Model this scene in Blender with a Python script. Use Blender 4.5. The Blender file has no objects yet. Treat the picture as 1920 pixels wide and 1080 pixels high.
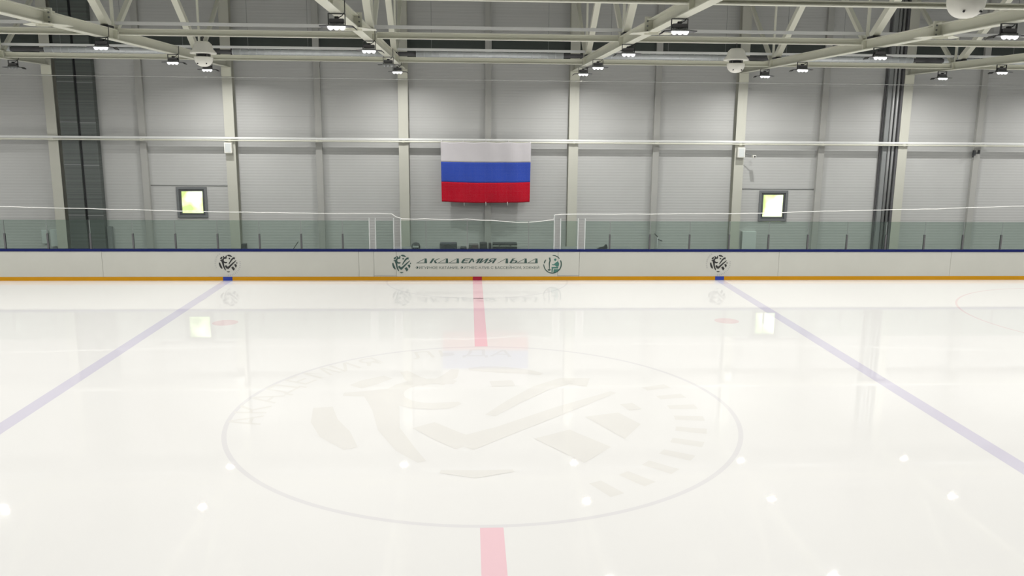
import bpy, bmesh, math, random
from mathutils import Vector, Matrix
random.seed(7)
S = bpy.context.scene
COL = S.collection

# ------------------------------------------------------------------ camera
cam_d = bpy.data.cameras.new('camera'); cam = bpy.data.objects.new('camera', cam_d); COL.objects.link(cam)
cam_d.sensor_width = 36.0; cam_d.lens = 29.676; cam_d.clip_start = 0.05; cam_d.clip_end = 300
def cam_matrix(yaw, pitch, roll, loc):
    cy, sy, cp, sp, c, s = math.cos(yaw), math.sin(yaw), math.cos(pitch), math.sin(pitch), math.cos(roll), math.sin(roll)
    r = Vector((cy, -sy, 0)); f = Vector((sy, cy, 0)); u = Vector((0, 0, 1))
    f2 = f*cp - u*sp; u2 = u*cp + f*sp
    r3 = r*c + u2*s; u3 = u2*c - r*s
    m = Matrix((r3, u3, -f2)).transposed().to_4x4(); m.translation = loc
    return m
cam.matrix_world = cam_matrix(0.0524, 0.1909, 0.0084, Vector((-0.292, -14.523, 5.064)))
S.camera = cam

# ------------------------------------------------------------------ world and exposure
w = bpy.data.worlds.new('world'); S.world = w; w.use_nodes = True
w.node_tree.nodes['Background'].inputs[0].default_value = (0.6, 0.75, 0.5, 1)
w.node_tree.nodes['Background'].inputs[1].default_value = 0.3
vs = S.view_settings
vs.view_transform = 'Standard'; vs.look = 'None'; vs.exposure = 0.0; vs.gamma = 1.0; vs.use_curve_mapping = False
S.cycles.max_bounces = 10; S.cycles.diffuse_bounces = 5; S.cycles.transparent_max_bounces = 16; S.cycles.sample_clamp_indirect = 6
S.cycles.use_denoising = True

# ------------------------------------------------------------------ lamps' light: every truss carries a row of floodlights
TRUSS_X = [-2.562 + 6.0*k for k in range(-2, 4)]
ALL_X = [-2.562 + 6.0*k for k in range(-4, 6)]
LAMP_Y = [-13.5, -8.8, -4.0, 0.83, 5.70, 10.42, 13.60]
OFF = {(0, 6), (2, 5)}                        # the two lamps that are not lit
LAMP_W = 127.0
ld = bpy.data.lights.new('floodlight_glow', 'AREA'); ld.shape = 'RECTANGLE'; ld.size = 0.20; ld.size_y = 0.035
ld.energy = LAMP_W; ld.color = (1.0, 0.985, 0.96); ld.spread = math.radians(165)
ld_dim = ld.copy(); ld_dim.energy = LAMP_W*0.5      # the row above the camera side is dimmed
for i, X in enumerate(ALL_X):
    for j, Y in enumerate(LAMP_Y):
        if (i-2, j) in OFF: continue
        o = bpy.data.objects.new('floodlight_glow', ld_dim if j == 1 else ld); o.location = (X, Y + 0.03, 6.698); COL.objects.link(o)

# ------------------------------------------------------------------ materials
def mat(name, col, rough=0.5, metal=0.0, emit=None, es=1.0, noise=0.0, nscale=3.0, bump=0.0, bscale=60.0, ior=1.45, spec=None, coord='Object'):
    m = bpy.data.materials.new(name); m.use_nodes = True
    nt = m.node_tree; b = nt.nodes['Principled BSDF']
    b.inputs['Base Color'].default_value = (*col, 1); b.inputs['Roughness'].default_value = rough
    b.inputs['Metallic'].default_value = metal; b.inputs['IOR'].default_value = ior
    if spec is not None: b.inputs['Specular IOR Level'].default_value = spec
    if emit: b.inputs['Emission Color'].default_value = (*emit, 1); b.inputs['Emission Strength'].default_value = es
    tc = nt.nodes.new('ShaderNodeTexCoord')
    if noise:
        n = nt.nodes.new('ShaderNodeTexNoise'); n.inputs['Scale'].default_value = nscale; n.inputs['Detail'].default_value = 4
        nt.links.new(tc.outputs[coord], n.inputs['Vector'])
        r = nt.nodes.new('ShaderNodeMapRange'); r.inputs['To Min'].default_value = 1-noise; r.inputs['To Max'].default_value = 1+noise
        nt.links.new(n.outputs['Fac'], r.inputs['Value'])
        v = nt.nodes.new('ShaderNodeVectorMath'); v.operation = 'SCALE'; v.inputs[0].default_value = col
        nt.links.new(r.outputs['Result'], v.inputs['Scale']); nt.links.new(v.outputs['Vector'], b.inputs['Base Color'])
    if bump:
        n = nt.nodes.new('ShaderNodeTexNoise'); n.inputs['Scale'].default_value = bscale
        nt.links.new(tc.outputs[coord], n.inputs['Vector'])
        bp = nt.nodes.new('ShaderNodeBump'); bp.inputs['Strength'].default_value = bump; bp.inputs['Distance'].default_value = 0.01
        nt.links.new(n.outputs['Fac'], bp.inputs['Height']); nt.links.new(bp.outputs['Normal'], b.inputs['Normal'])
    return m

ICE_R = 0.022
def ice(name, col, noise=0.012):
    return mat(name, col, rough=ICE_R, ior=1.31, noise=noise, nscale=0.35)
M = {}
M['ice'] = ice('ice white', (0.70, 0.695, 0.68), 0.012)
M['ice_blue'] = ice('blue line under ice', (0.565, 0.545, 0.62))
M['ice_red'] = ice('red line under ice', (0.72, 0.50, 0.54))
M['ice_redfaint'] = ice('faint red marking under ice', (0.69, 0.59, 0.59))
M['ice_thin'] = ice('thin marking under ice', (0.635, 0.625, 0.63))
M['ice_emblem'] = ice('faint emblem under ice', (0.665, 0.654, 0.628))
M['paint'] = mat('cream steel paint', (0.70, 0.70, 0.60), 0.38, noise=0.04, nscale=1.5)
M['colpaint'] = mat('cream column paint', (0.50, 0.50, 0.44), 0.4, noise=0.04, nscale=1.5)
M['paint_grey'] = mat('grey white steel paint', (0.72, 0.73, 0.72), 0.35, noise=0.04, nscale=1.5)
M['post'] = mat('grey wall post paint', (0.40, 0.40, 0.38), 0.45, noise=0.04, nscale=1.5)
M['galv'] = mat('galvanised duct', (0.70, 0.73, 0.75), 0.4, metal=0.3, noise=0.12, nscale=9)
M['board'] = mat('dasher board white plastic', (0.49, 0.49, 0.445), 0.35, noise=0.05, nscale=1.2)
M['blue'] = mat('blue cap rail', (0.006, 0.012, 0.095), 0.45, spec=0.2)
M['yellow'] = mat('yellow kick plate', (0.52, 0.25, 0.004), 0.5, noise=0.06, nscale=2, spec=0.25)
M['bluemark'] = mat('blue mark', (0.02, 0.045, 0.30), 0.4)
M['redmark'] = mat('red mark', (0.33, 0.006, 0.03), 0.4)
M['seam'] = mat('dark seam', (0.18, 0.18, 0.18), 0.6)
M['green'] = mat('dark green print', (0.035, 0.075, 0.065), 0.5)
M['greenlight'] = mat('green print', (0.05, 0.16, 0.13), 0.5)
M['black'] = mat('black print', (0.02, 0.02, 0.02), 0.5)
M['greyprint'] = mat('grey print', (0.32, 0.32, 0.32), 0.5)
M['dark'] = mat('dark anodised metal', (0.035, 0.037, 0.04), 0.45)
M['darkgrey'] = mat('dark grey plastic', (0.10, 0.10, 0.105), 0.5)
M['midgrey'] = mat('mid grey metal', (0.22, 0.23, 0.23), 0.45)
M['darkstrip'] = mat('dark wall strip', (0.05, 0.06, 0.055), 0.6, noise=0.1)
M['led'] = mat('lit led lens', (1, 1, 1), 0.3, emit=(1.0, 0.98, 1.0), es=4.0)
M['led_off'] = mat('unlit led lens', (0.35, 0.36, 0.36), 0.25)
M['led'].cycles.emission_sampling = 'NONE'
M['white'] = mat('white plastic', (0.85, 0.84, 0.77), 0.35)
M['whitestrip'] = mat('pale strip', (0.58, 0.61, 0.60), 0.4)
M['cord'] = mat('white cord', (0.85, 0.85, 0.82), 0.6)
M['steelcable'] = mat('steel cable', (0.7, 0.7, 0.7), 0.2, metal=1.0)
M['winframe'] = mat('grey window frame', (0.085, 0.09, 0.095), 0.4)
M['winframe2'] = mat('light grey window sash', (0.16, 0.17, 0.175), 0.4)
M['concrete'] = mat('darkened floor', (0.06, 0.062, 0.06), 0.7, noise=0.08, nscale=2)  # floor tone lowered to cut the light bounced onto the lower wall
M['ceiling'] = mat('ceiling deck', (0.42, 0.43, 0.42), 0.6, noise=0.05)
M['pipe'] = mat('grey pipe', (0.40, 0.41, 0.41), 0.3, metal=0.2)
M['flag_white'] = mat('white flag cloth', (0.56, 0.54, 0.56), 0.85, noise=0.03, nscale=6, spec=0.1)
M['flag_blue'] = mat('blue flag cloth', (0.035, 0.075, 0.40), 0.85, noise=0.08, nscale=6, spec=0.1)
M['flag_red'] = mat('red flag cloth', (0.45, 0.006, 0.022), 0.85, noise=0.08, nscale=6, spec=0.1)

def wall_panel_mat():
    m = mat('wall sandwich panel', (0.49, 0.495, 0.485), 0.5)
    nt = m.node_tree; b = nt.nodes['Principled BSDF']; N = nt.nodes.new; L = nt.links.new
    geo = N('ShaderNodeNewGeometry'); sx = N('ShaderNodeSeparateXYZ'); L(geo.outputs['Position'], sx.inputs[0])
    # panel joints every 1.18 m of height, thin grooves
    a = N('ShaderNodeMath'); a.operation = 'ADD'; a.inputs[1].default_value = 0.72; L(sx.outputs['Z'], a.inputs[0])
    d = N('ShaderNodeMath'); d.operation = 'DIVIDE'; d.inputs[1].default_value = 1.2; L(a.outputs[0], d.inputs[0])
    fr = N('ShaderNodeMath'); fr.operation = 'FRACT'; L(d.outputs[0], fr.inputs[0])
    lt = N('ShaderNodeMath'); lt.operation = 'LESS_THAN'; lt.inputs[1].default_value = 0.012; L(fr.outputs[0], lt.inputs[0])
    no = N('ShaderNodeTexNoise'); no.inputs['Scale'].default_value = 0.6; L(geo.outputs['Position'], no.inputs['Vector'])
    mr = N('ShaderNodeMapRange'); mr.inputs['To Min'].default_value = 0.95; mr.inputs['To Max'].default_value = 1.05; L(no.outputs['Fac'], mr.inputs['Value'])
    j = N('ShaderNodeMath'); j.operation = 'MULTIPLY_ADD'; j.inputs[1].default_value = -0.14; L(lt.outputs[0], j.inputs[0]); L(mr.outputs[0], j.inputs[2])
    v = N('ShaderNodeVectorMath'); v.operation = 'SCALE'; v.inputs[0].default_value = (0.49, 0.495, 0.485); L(j.outputs[0], v.inputs['Scale'])
    L(v.outputs[0], b.inputs['Base Color'])
    # fine horizontal micro profiling
    s = N('ShaderNodeMath'); s.operation = 'MULTIPLY'; s.inputs[1].default_value = 2*math.pi/0.10; L(sx.outputs['Z'], s.inputs[0])
    sn = N('ShaderNodeMath'); sn.operation = 'SINE'; L(s.outputs[0], sn.inputs[0])
    bp = N('ShaderNodeBump'); bp.inputs['Strength'].default_value = 0.25; bp.inputs['Distance'].default_value = 0.004
    L(sn.outputs[0], bp.inputs['Height']); L(bp.outputs['Normal'], b.inputs['Normal'])
    return m
M['wall'] = wall_panel_mat()

def rib_mat(name, col, pitch):
    m = mat(name, col, 0.42, metal=0.3); nt = m.node_tree; b = nt.nodes['Principled BSDF']; N = nt.nodes.new; L = nt.links.new
    geo = N('ShaderNodeNewGeometry'); sx = N('ShaderNodeSeparateXYZ'); L(geo.outputs['Position'], sx.inputs[0])
    no = N('ShaderNodeTexNoise'); no.noise_dimensions = '1D'; no.inputs['Scale'].default_value = pitch; L(sx.outputs['Z'], no.inputs['W'])
    mr = N('ShaderNodeMapRange'); mr.inputs['From Min'].default_value = 0.3; mr.inputs['From Max'].default_value = 0.7
    mr.inputs['To Min'].default_value = 0.86; mr.inputs['To Max'].default_value = 1.16; L(no.outputs['Fac'], mr.inputs['Value'])
    v = N('ShaderNodeVectorMath'); v.operation = 'SCALE'; v.inputs[0].default_value = col; L(mr.outputs[0], v.inputs['Scale']); L(v.outputs[0], b.inputs['Base Color'])
    return m
M['duct'] = rib_mat('dark ribbed duct sheet', (0.115, 0.13, 0.123), 14.0)

def glass_mat():
    m = bpy.data.materials.new('tinted acrylic glass'); m.use_nodes = True; nt = m.node_tree; nt.nodes.clear(); N = nt.nodes.new; L = nt.links.new
    out = N('ShaderNodeOutputMaterial'); mix = N('ShaderNodeMixShader'); tr = N('ShaderNodeBsdfTransparent'); gl = N('ShaderNodeBsdfGlossy')
    tr.inputs[0].default_value = (0.77, 0.83, 0.80, 1); gl.inputs['Roughness'].default_value = 0.03; gl.inputs[0].default_value = (0.9, 1, 0.97, 1)
    fr = N('ShaderNodeFresnel'); fr.inputs[0].default_value = 1.45
    L(fr.outputs[0], mix.inputs[0]); L(tr.outputs[0], mix.inputs[1]); L(gl.outputs[0], mix.inputs[2]); L(mix.outputs[0], out.inputs[0])
    return m
M['glass'] = glass_mat()

def net_mat():
    m = bpy.data.materials.new('fine white net threads'); m.use_nodes = True; nt = m.node_tree; nt.nodes.clear(); N = nt.nodes.new; L = nt.links.new
    out = N('ShaderNodeOutputMaterial'); mix = N('ShaderNodeMixShader'); tr = N('ShaderNodeBsdfTransparent'); di = N('ShaderNodeBsdfDiffuse')
    di.inputs[0].default_value = (0.4, 0.4, 0.4, 1)
    geo = N('ShaderNodeNewGeometry'); sx = N('ShaderNodeSeparateXYZ'); L(geo.outputs['Position'], sx.inputs[0])
    outs = []
    for ax in ('X', 'Z'):
        d = N('ShaderNodeMath'); d.operation = 'DIVIDE'; d.inputs[1].default_value = 0.045; L(sx.outputs[ax], d.inputs[0])
        f = N('ShaderNodeMath'); f.operation = 'FRACT'; L(d.outputs[0], f.inputs[0])
        l = N('ShaderNodeMath'); l.operation = 'LESS_THAN'; l.inputs[1].default_value = 0.009; L(f.outputs[0], l.inputs[0]); outs.append(l)
    mx = N('ShaderNodeMath'); mx.operation = 'MAXIMUM'; L(outs[0].outputs[0], mx.inputs[0]); L(outs[1].outputs[0], mx.inputs[1])
    L(mx.outputs[0], mix.inputs[0]); L(tr.outputs[0], mix.inputs[1]); L(di.outputs[0], mix.inputs[2]); L(mix.outputs[0], out.inputs[0])
    return m
M['net'] = net_mat()

def window_mat(seed):
    # daylight and green foliage outside seen through frosted glass: gives off light
    m = bpy.data.materials.new('daylit window pane'); m.use_nodes = True; nt = m.node_tree; b = nt.nodes['Principled BSDF']; N = nt.nodes.new; L = nt.links.new
    b.inputs['Base Color'].default_value = (0.05, 0.05, 0.05, 1); b.inputs['Roughness'].default_value = 0.15
    tc = N('ShaderNodeTexCoord'); mp = N('ShaderNodeMapping'); mp.inputs['Location'].default_value = (seed, 0, seed*2); L(tc.outputs['Object'], mp.inputs[0])
    no = N('ShaderNodeTexNoise'); no.inputs['Scale'].default_value = 1.3; no.inputs['Detail'].default_value = 2; L(mp.outputs[0], no.inputs['Vector'])
    cr = N('ShaderNodeValToRGB'); cr.color_ramp.elements[0].position = 0.42; cr.color_ramp.elements[0].color = (0.23, 0.285, 0.10, 1)
    cr.color_ramp.elements[1].position = 0.60; cr.color_ramp.elements[1].color = (0.80, 0.95, 0.50, 1)
    L(no.outputs['Fac'], cr.inputs[0]); L(cr.outputs[0], b.inputs['Emission Color']); b.inputs['Emission Strength'].default_value = 3.4
    return m

# ------------------------------------------------------------------ mesh helpers
class MB:
    def __init__(s): s.v = []; s.f = []; s.mi = []; s.smooth = []; s.cur = 0
    def add(s, vs, fs, sm=False):
        n = len(s.v); s.v += [tuple(v) for v in vs]
        for f in fs: s.f.append(tuple(n+i for i in f)); s.mi.append(s.cur); s.smooth.append(sm)
        return s
    def box(s, x0, x1, y0, y1, z0, z1):
        v = [(x, y, z) for x in (x0, x1) for y in (y0, y1) for z in (z0, z1)]
        return s.add(v, [(0,1,3,2), (4,6,7,5), (0,4,5,1), (2,3,7,6), (0,2,6,4), (1,5,7,3)])
    def bbox(s, x0, x1, y0, y1, z0, z1, b):
        bm = bmesh.new(); bmesh.ops.create_cube(bm, size=1)
        for v in bm.verts: v.co = Vector(((x0+x1)/2 + v.co.x*(x1-x0), (y0+y1)/2 + v.co.y*(y1-y0), (z0+z1)/2 + v.co.z*(z1-z0)))
        bmesh.ops.bevel(bm, geom=bm.edges[:], offset=b, segments=2, affect='EDGES', profile=0.6)
        bm.verts.index_update(); s.add([v.co[:] for v in bm.verts], [[v.index for v in f.verts] for f in bm.faces]); bm.free(); return s
    def bar(s, a, b, w, h, up=(0, 0, 1)):
        a, b = Vector(a), Vector(b); d = (b-a).normalized(); side = d.cross(Vector(up))
        if side.length < 1e-4: side = Vector((1, 0, 0))
        side.normalize(); u = side.cross(d)
        v = [p + side*sx*w/2 + u*sz*h/2 for p in (a, b) for sx in (-1, 1) for sz in (-1, 1)]
        return s.add(v, [(0,1,3,2), (4,6,7,5), (0,4,5,1), (2,3,7,6), (0,2,6,4), (1,5,7,3)])
    def tube(s, pts, r, n=8, cap=True):
        pts = [Vector(p) for p in pts]; rings = []
        for i, p in enumerate(pts):
            d = (pts[min(i+1, len(pts)-1)] - pts[max(i-1, 0)]).normalized()
            a = d.cross(Vector((0, 0, 1)));
            if a.length < 1e-3: a = d.cross(Vector((0, 1, 0)))
            a.normalize(); b = d.cross(a)
            rings.append([p + (a*math.cos(2*math.pi*k/n) + b*math.sin(2*math.pi*k/n))*r for k in range(n)])
        v = [q for r_ in rings for q in r_]; f = []
        for i in range(len(pts)-1):
            for k in range(n): f.append((i*n+k, i*n+(k+1) % n, (i+1)*n+(k+1) % n, (i+1)*n+k))
        if cap: f.append(tuple(range(n-1, -1, -1))); f.append(tuple((len(pts)-1)*n+k for k in range(n)))
        return s.add(v, f, True)
    def lathe(s, prof, c=(0, 0, 0), n=24):
        v = []; f = []
        for (r, z) in prof:
            for k in range(n): v.append((c[0]+r*math.cos(2*math.pi*k/n), c[1]+r*math.sin(2*math.pi*k/n), c[2]+z))
        for i in range(len(prof)-1):
            for k in range(n): f.append((i*n+k, i*n+(k+1) % n, (i+1)*n+(k+1) % n, (i+1)*n+k))
        f.append(tuple(range(n-1, -1, -1))); f.append(tuple((len(prof)-1)*n+k for k in range(n)))
        return s.add(v, f, True)
    def ibeam(s, a, b, w, h, tf=0.014, tw=0.012):     # a, b: axis at mid height
        a, b = Vector(a), Vector(b); z = Vector((0, 0, h/2-tf/2))
        s.bar(a+z, b+z, w, tf); s.bar(a-z, b-z, w, tf); s.bar(a, b, tw, h-2*tf); return s
    def build(s, name, mats, parent=None, loc=None, orient=None):
        me = bpy.data.meshes.new(name); me.from_pydata(s.v, [], s.f)
        if not isinstance(mats, (list, tuple)): mats = [mats]
        for m in mats: me.materials.append(m)
        for p, mi, sm in zip(me.polygons, s.mi, s.smooth): p.material_index = mi; p.use_smooth = sm
        bm = bmesh.new(); bm.from_mesh(me); 
        if orient is None: bmesh.ops.recalc_face_normals(bm, faces=bm.faces[:])
        else:
            bm.normal_update()
            for f_ in bm.faces:
                if f_.normal.dot(Vector(orient)) < 0: f_.normal_flip()
        bm.to_mesh(me); bm.free()
        me.update(); o = bpy.data.objects.new(name, me); COL.objects.link(o)
        if parent is not None: o.parent = parent
        if loc is not None: o.location = loc
        return o
def tag(o, label=None, cat=None, group=None, kind=None):
    if label: o['label'] = label
    if cat: o['category'] = cat
    if group: o['group'] = group
    if kind: o['kind'] = kind
    return o
def thing(name, label, cat, loc=(0, 0, 0), group=None, rz=0):
    o = bpy.data.objects.new(name, None); COL.objects.link(o); o.location = loc; o.rotation_euler = (0, 0, rz); o.empty_display_size = 0.1
    return tag(o, label, cat, group, 'thing')
def kids(o): return [c for c in bpy.data.objects if c.parent is o]
def copy_tree(o, parent=None):
    c = o.copy(); COL.objects.link(c)
    if parent is not None: c.parent = parent
    for ch in kids(o): copy_tree(ch, c)
    return c
def struct(mb, name, m): return tag(mb.build(name, m), kind='structure')

WALL_Y = 16.02; COLF = 15.72
# ================================================================== the setting
XL, XR = -32.0, 36.0
struct(MB().box(XL, XR, -22, WALL_Y+0.3, -0.25, -0.03), 'floor', M['concrete'])
b = MB()
# far wall with two window openings
wins = [(-10.61, -9.55, 1.73, 2.82), (10.36, 11.42, 1.66, 2.78)]
xs = [XL, wins[0][0], wins[0][1], wins[1][0], wins[1][1], XR]
b.box(xs[0], xs[1], WALL_Y, WALL_Y+0.3, -0.03, 10.6); b.box(xs[2], xs[3], WALL_Y, WALL_Y+0.3, -0.03, 10.6); b.box(xs[4], xs[5], WALL_Y, WALL_Y+0.3, -0.03, 10.6)
for (x0, x1, z0, z1) in wins:
    b.box(x0, x1, WALL_Y, WALL_Y+0.3, -0.03, z0); b.box(x0, x1, WALL_Y, WALL_Y+0.3, z1, 10.6)
struct(b, 'wall_far', M['wall'])
struct(MB().box(XL, XR, -22.3, -22, -0.03, 10.6), 'wall_near', M['wall'])
struct(MB().box(XL-0.3, XL, -22, WALL_Y+0.3, -0.03, 10.6), 'wall_left', M['wall'])
struct(MB().box(XR, XR+0.3, -22, WALL_Y+0.3, -0.03, 10.6), 'wall_right', M['wall'])
struct(MB().box(XL, XR, -22, WALL_Y+0.3, 10.3, 10.6), 'ceiling', M['ceiling'])
# raised strip of dark grey-green high on the far wall
struct(MB().box(XL, XR, WALL_Y-0.03, WALL_Y, 7.20, 8.04), 'wall_strip_1', M['darkstrip'])

# windows
for n, (x0, x1, z0, z1) in enumerate(wins):
    f = MB(); y0, y1 = WALL_Y-0.05, WALL_Y+0.10; t = 0.085
    f.box(x0, x1, y0, y1, z0, z0+t); f.box(x0, x1, y0, y1, z1-t, z1); f.box(x0, x0+t, y0, y1, z0+t, z1-t); f.box(x1-t, x1, y0, y1, z0+t, z1-t)
    root = tag(f.build('window_%d' % (n+1), M['winframe2']), kind='structure')
    g = MB(); a0, a1, c0, c1 = x0+t, x1-t, z0+t, z1-t; t2 = 0.075
    g.box(a0, a1, y0+0.03, y1, c0, c0+t2); g.box(a0, a1, y0+0.03, y1, c1-t2, c1); g.box(a0, a0+t2, y0+0.03, y1, c0+t2, c1-t2); g.box(a1-t2, a1, y0+0.03, y1, c0+t2, c1-t2)
    g.build('window_sash', M['winframe'], root)
    MB().box(a0+t2, a1-t2, y0+0.08, y0+0.10, c0+t2, c1-t2).build('window_pane', window_mat(n*3.7+1), root)

# ================================================================== ice sheet with its markings
Bh = 13.0
def disc(b, cx, cy, r, z, n=64): b.add([(cx+r*math.cos(2*math.pi*k/n), cy+r*math.sin(2*math.pi*k/n), z) for k in range(n)], [tuple(range(n))])
def ring(b, cx, cy, r0, r1, z, a0=0, a1=360, n=96):
    v = []
    for k in range(n+1):
        a = math.radians(a0+(a1-a0)*k/n); v += [(cx+r0*math.cos(a), cy+r0*math.sin(a), z), (cx+r1*math.cos(a), cy+r1*math.sin(a), z)]
    b.add(v, [(2*k, 2*k+1, 2*k+3, 2*k+2) for k in range(n)])
def flat(b, x0, x1, y0, y1, z): b.add([(x0, y0, z), (x1, y0, z), (x1, y1, z), (x0, y1, z)], [(0, 1, 2, 3)])
ice_o = MB().box(-30, 30, -Bh-0.02, Bh+0.02, -0.03, 0.0).build('ice_sheet', M['ice'])
tag(ice_o, 'glossy white ice sheet with faint painted hockey lines', 'ice rink', kind='thing')
Z = 0.0006
for x in (-8.13, 8.13):
    b = MB(); flat(b, x-0.15, x+0.15, -Bh, Bh, Z); b.build('blue_line', M['ice_blue'], ice_o, orient=(0, 0, 1))
b = MB(); flat(b, -0.15, 0.15, 4.5, Bh, Z); b.build('center_line', M['ice_red'], ice_o, orient=(0, 0, 1))
b = MB(); flat(b, -0.15, 0.15, -Bh, -4.5, Z); b.build('center_line', M['ice_red'], ice_o, orient=(0, 0, 1))
b = MB(); ring(b, 0, 0, 4.42, 4.50, Z, n=180); b.build('center_circle', M['ice_thin'], ice_o, orient=(0, 0, 1))
b = MB(); ring(b, 0, Bh, 2.94, 3.0, Z, 180, 360); b.build('referee_crease', M['ice_thin'], ice_o, orient=(0, 0, 1))
for sx in (-1, 1):
    for sy in (-1, 1):
        b = MB(); disc(b, sx*6.55, sy*7.0, 0.32, Z); b.build('faceoff_spot', M['ice_redfaint'], ice_o, orient=(0, 0, 1))
        b = MB(); ring(b, sx*18.0, sy*7.0, 4.44, 4.5, Z); b.build('faceoff_circle', M['ice_redfaint'], ice_o, orient=(0, 0, 1))

# ---- round emblem: strokes and blocks of a tick mark and a leaf, unit radius
def stroke(pts, ws):
    out = []; L = []; R_ = []
    for i, p in enumerate(pts):
        p = Vector(p); d = (Vector(pts[min(i+1, len(pts)-1)]) - Vector(pts[max(i-1, 0)])).normalized(); n = Vector((-d.y, d.x)); w_ = ws[i]/2 if isinstance(ws, (list, tuple)) else ws/2
        L.append(p+n*w_); R_.append(p-n*w_)
    for i in range(len(pts)-1): out.append([L[i], L[i+1], R_[i+1], R_[i]])
    return out
def arcpts(r, a0, a1, n=6, c=(0, 0)): return [(c[0]+r*math.cos(math.radians(a0+(a1-a0)*k/n)), c[1]+r*math.sin(math.radians(a0+(a1-a0)*k/n))) for k in range(n+1)]
def emblem_polys(bold=1.0):
    P = []
    def bs(pts, ws): return stroke(pts, [w_*bold for w_ in ws] if isinstance(ws, (list, tuple)) else ws*bold)
    P += bs(arcpts(0.93, 92, 58), [0.05, 0.13, 0.15, 0.15, 0.13, 0.10, 0.05])
    P += bs([(-0.80, 0.52), (-0.72, 0.62), (-0.60, 0.74)], [0.12, 0.15, 0.10])
    P += bs([(-0.50, 0.88), (-0.42, 0.70), (-0.30, 0.58)], [0.06, 0.13, 0.13])
    P += bs([(-0.13, 0.92), (-0.17, 0.74), (-0.26, 0.58)], [0.06, 0.12, 0.13])
    P += bs(arcpts(0.27, 60, 310, 12, (-0.26, 0.37)), [0.08]+[0.13]*11+[0.05])
    P += bs([(-0.86, 0.36), (-0.66, 0.37), (-0.48, 0.42)], [0.06, 0.14, 0.16])
    P += bs([(-0.62, 0.34), (-0.55, 0.05), (-0.50, -0.30), (-0.38, -0.62), (-0.28, -0.80)], [0.20, 0.17, 0.13, 0.11, 0.05])
    P += bs([(-0.95, 0.10), (-0.90, -0.15), (-0.80, -0.38), (-0.68, -0.60)], [0.12, 0.16, 0.18, 0.08])
    P += bs([(0.12, 0.56), (0.28, 0.58)], 0.13)
    P += bs([(0.10, -0.08), (0.26, 0.18), (0.46, 0.46), (0.64, 0.62), (0.80, 0.58)], [0.07, 0.10, 0.13, 0.15, 0.20])
    P += bs([(-0.30, -0.24), (-0.16, -0.42), (-0.03, -0.56)], [0.16, 0.18, 0.20])
    P += bs([(-0.08, -0.56), (0.18, -0.34), (0.56, 0.02), (0.94, 0.36)], [0.22, 0.15, 0.12, 0.05])
    P += [[(0.68, -0.12), (0.90, -0.05), (1.00, -0.26), (0.86, -0.50)]]
    P += [[(0.34, -0.48), (0.56, -0.34), (0.76, -0.62), (0.58, -0.84)]]
    P += bs([(0.98, 0.12), (1.02, 0.0)], 0.09)
    P += bs([(-0.18, -0.93), (0.0, -0.97), (0.2, -0.93)], [0.04, 0.10, 0.03])
    return [[(q[0], q[1]) for q in poly] for poly in P]
def stretch(o_polys, f): return [[f(x, y) for x, y in poly] for poly in o_polys]
def poly_obj(name, polys, m, parent):
    b = MB()
    flatz = len(set(round(q[2], 6) for pl in polys for q in pl)) == 1
    for i, pl in enumerate(polys):
        e = (0.00002 if flatz else 0.00012)*i; b.add([(q[0], q[1], q[2]+e) if flatz else (q[0], q[1]-e, q[2]) for q in pl], [tuple(range(len(pl)))])
    return b.build(name, m, parent, orient=(0, 0, 1) if flatz else (0, -1, 0))

FONT = None
def text_polys(txt, size):
    cu = bpy.data.curves.new('tmp', 'FONT'); cu.body = txt; cu.size = size; cu.resolution_u = 2
    o = bpy.data.objects.new('tmp', cu); COL.objects.link(o)
    bpy.context.view_layer.update(); dg = bpy.context.evaluated_depsgraph_get(); me = bpy.data.meshes.new_from_object(o.evaluated_get(dg))
    vs_ = [v.co.copy() for v in me.vertices]; fs = [tuple(p.vertices) for p in me.polygons]
    bpy.data.objects.remove(o); bpy.data.curves.remove(cu); bpy.data.meshes.remove(me)
    return vs_, fs
def ring_text(b, txt, r, a0, a1, size, put):
    n = len(txt)
    for i, ch in enumerate(txt):
        if ch == ' ': continue
        v, f = text_polys(ch, size)
        if not v: continue
        cx = (min(p.x for p in v)+max(p.x for p in v))/2; a = math.radians(a0+(a1-a0)*(i+0.5)/n); rot = a-math.pi/2
        c, s_ = math.cos(rot), math.sin(rot); out = []
        for p in v:
            x, y = p.x-cx, p.y; out.append(put(r*math.cos(a)+x*c-y*s_, r*math.sin(a)+x*s_+y*c))
        if abs(out[0][2]-out[-1][2]) < 1e-9:
            for q_, fc in enumerate(f): b.add([(out[j][0], out[j][1], out[j][2]+0.00001*q_) for j in fc], [tuple(range(len(fc)))])
        else: b.add(out, f)

# centre ice emblem (its top towards the far boards)
R0 = 2.88
put = lambda x, y: (x*R0-0.20, y*R0-0.02, Z+0.0005)
poly_obj('center_emblem', [[put(x, y) for x, y in pl] for pl in emblem_polys()], M['ice_emblem'], ice_o)
b = MB(); ring_text(b, 'АКАДЕМИЯ ЛЬДА', 1.28, 190, 76, 0.27, put)
for k in range(10):
    a = math.radians(20-k*9.0); b.add([put(1.24*math.cos(a-0.03), 1.24*math.sin(a-0.03)), put(1.24*math.cos(a+0.03), 1.24*math.sin(a+0.03)), put(1.42*math.cos(a+0.03), 1.42*math.sin(a+0.03)), put(1.42*math.cos(a-0.03), 1.42*math.sin(a-0.03))], [(0, 1, 2, 3)])
b.build('center_lettering', M['ice_emblem'], ice_o, orient=(0, 0, 1))

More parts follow.
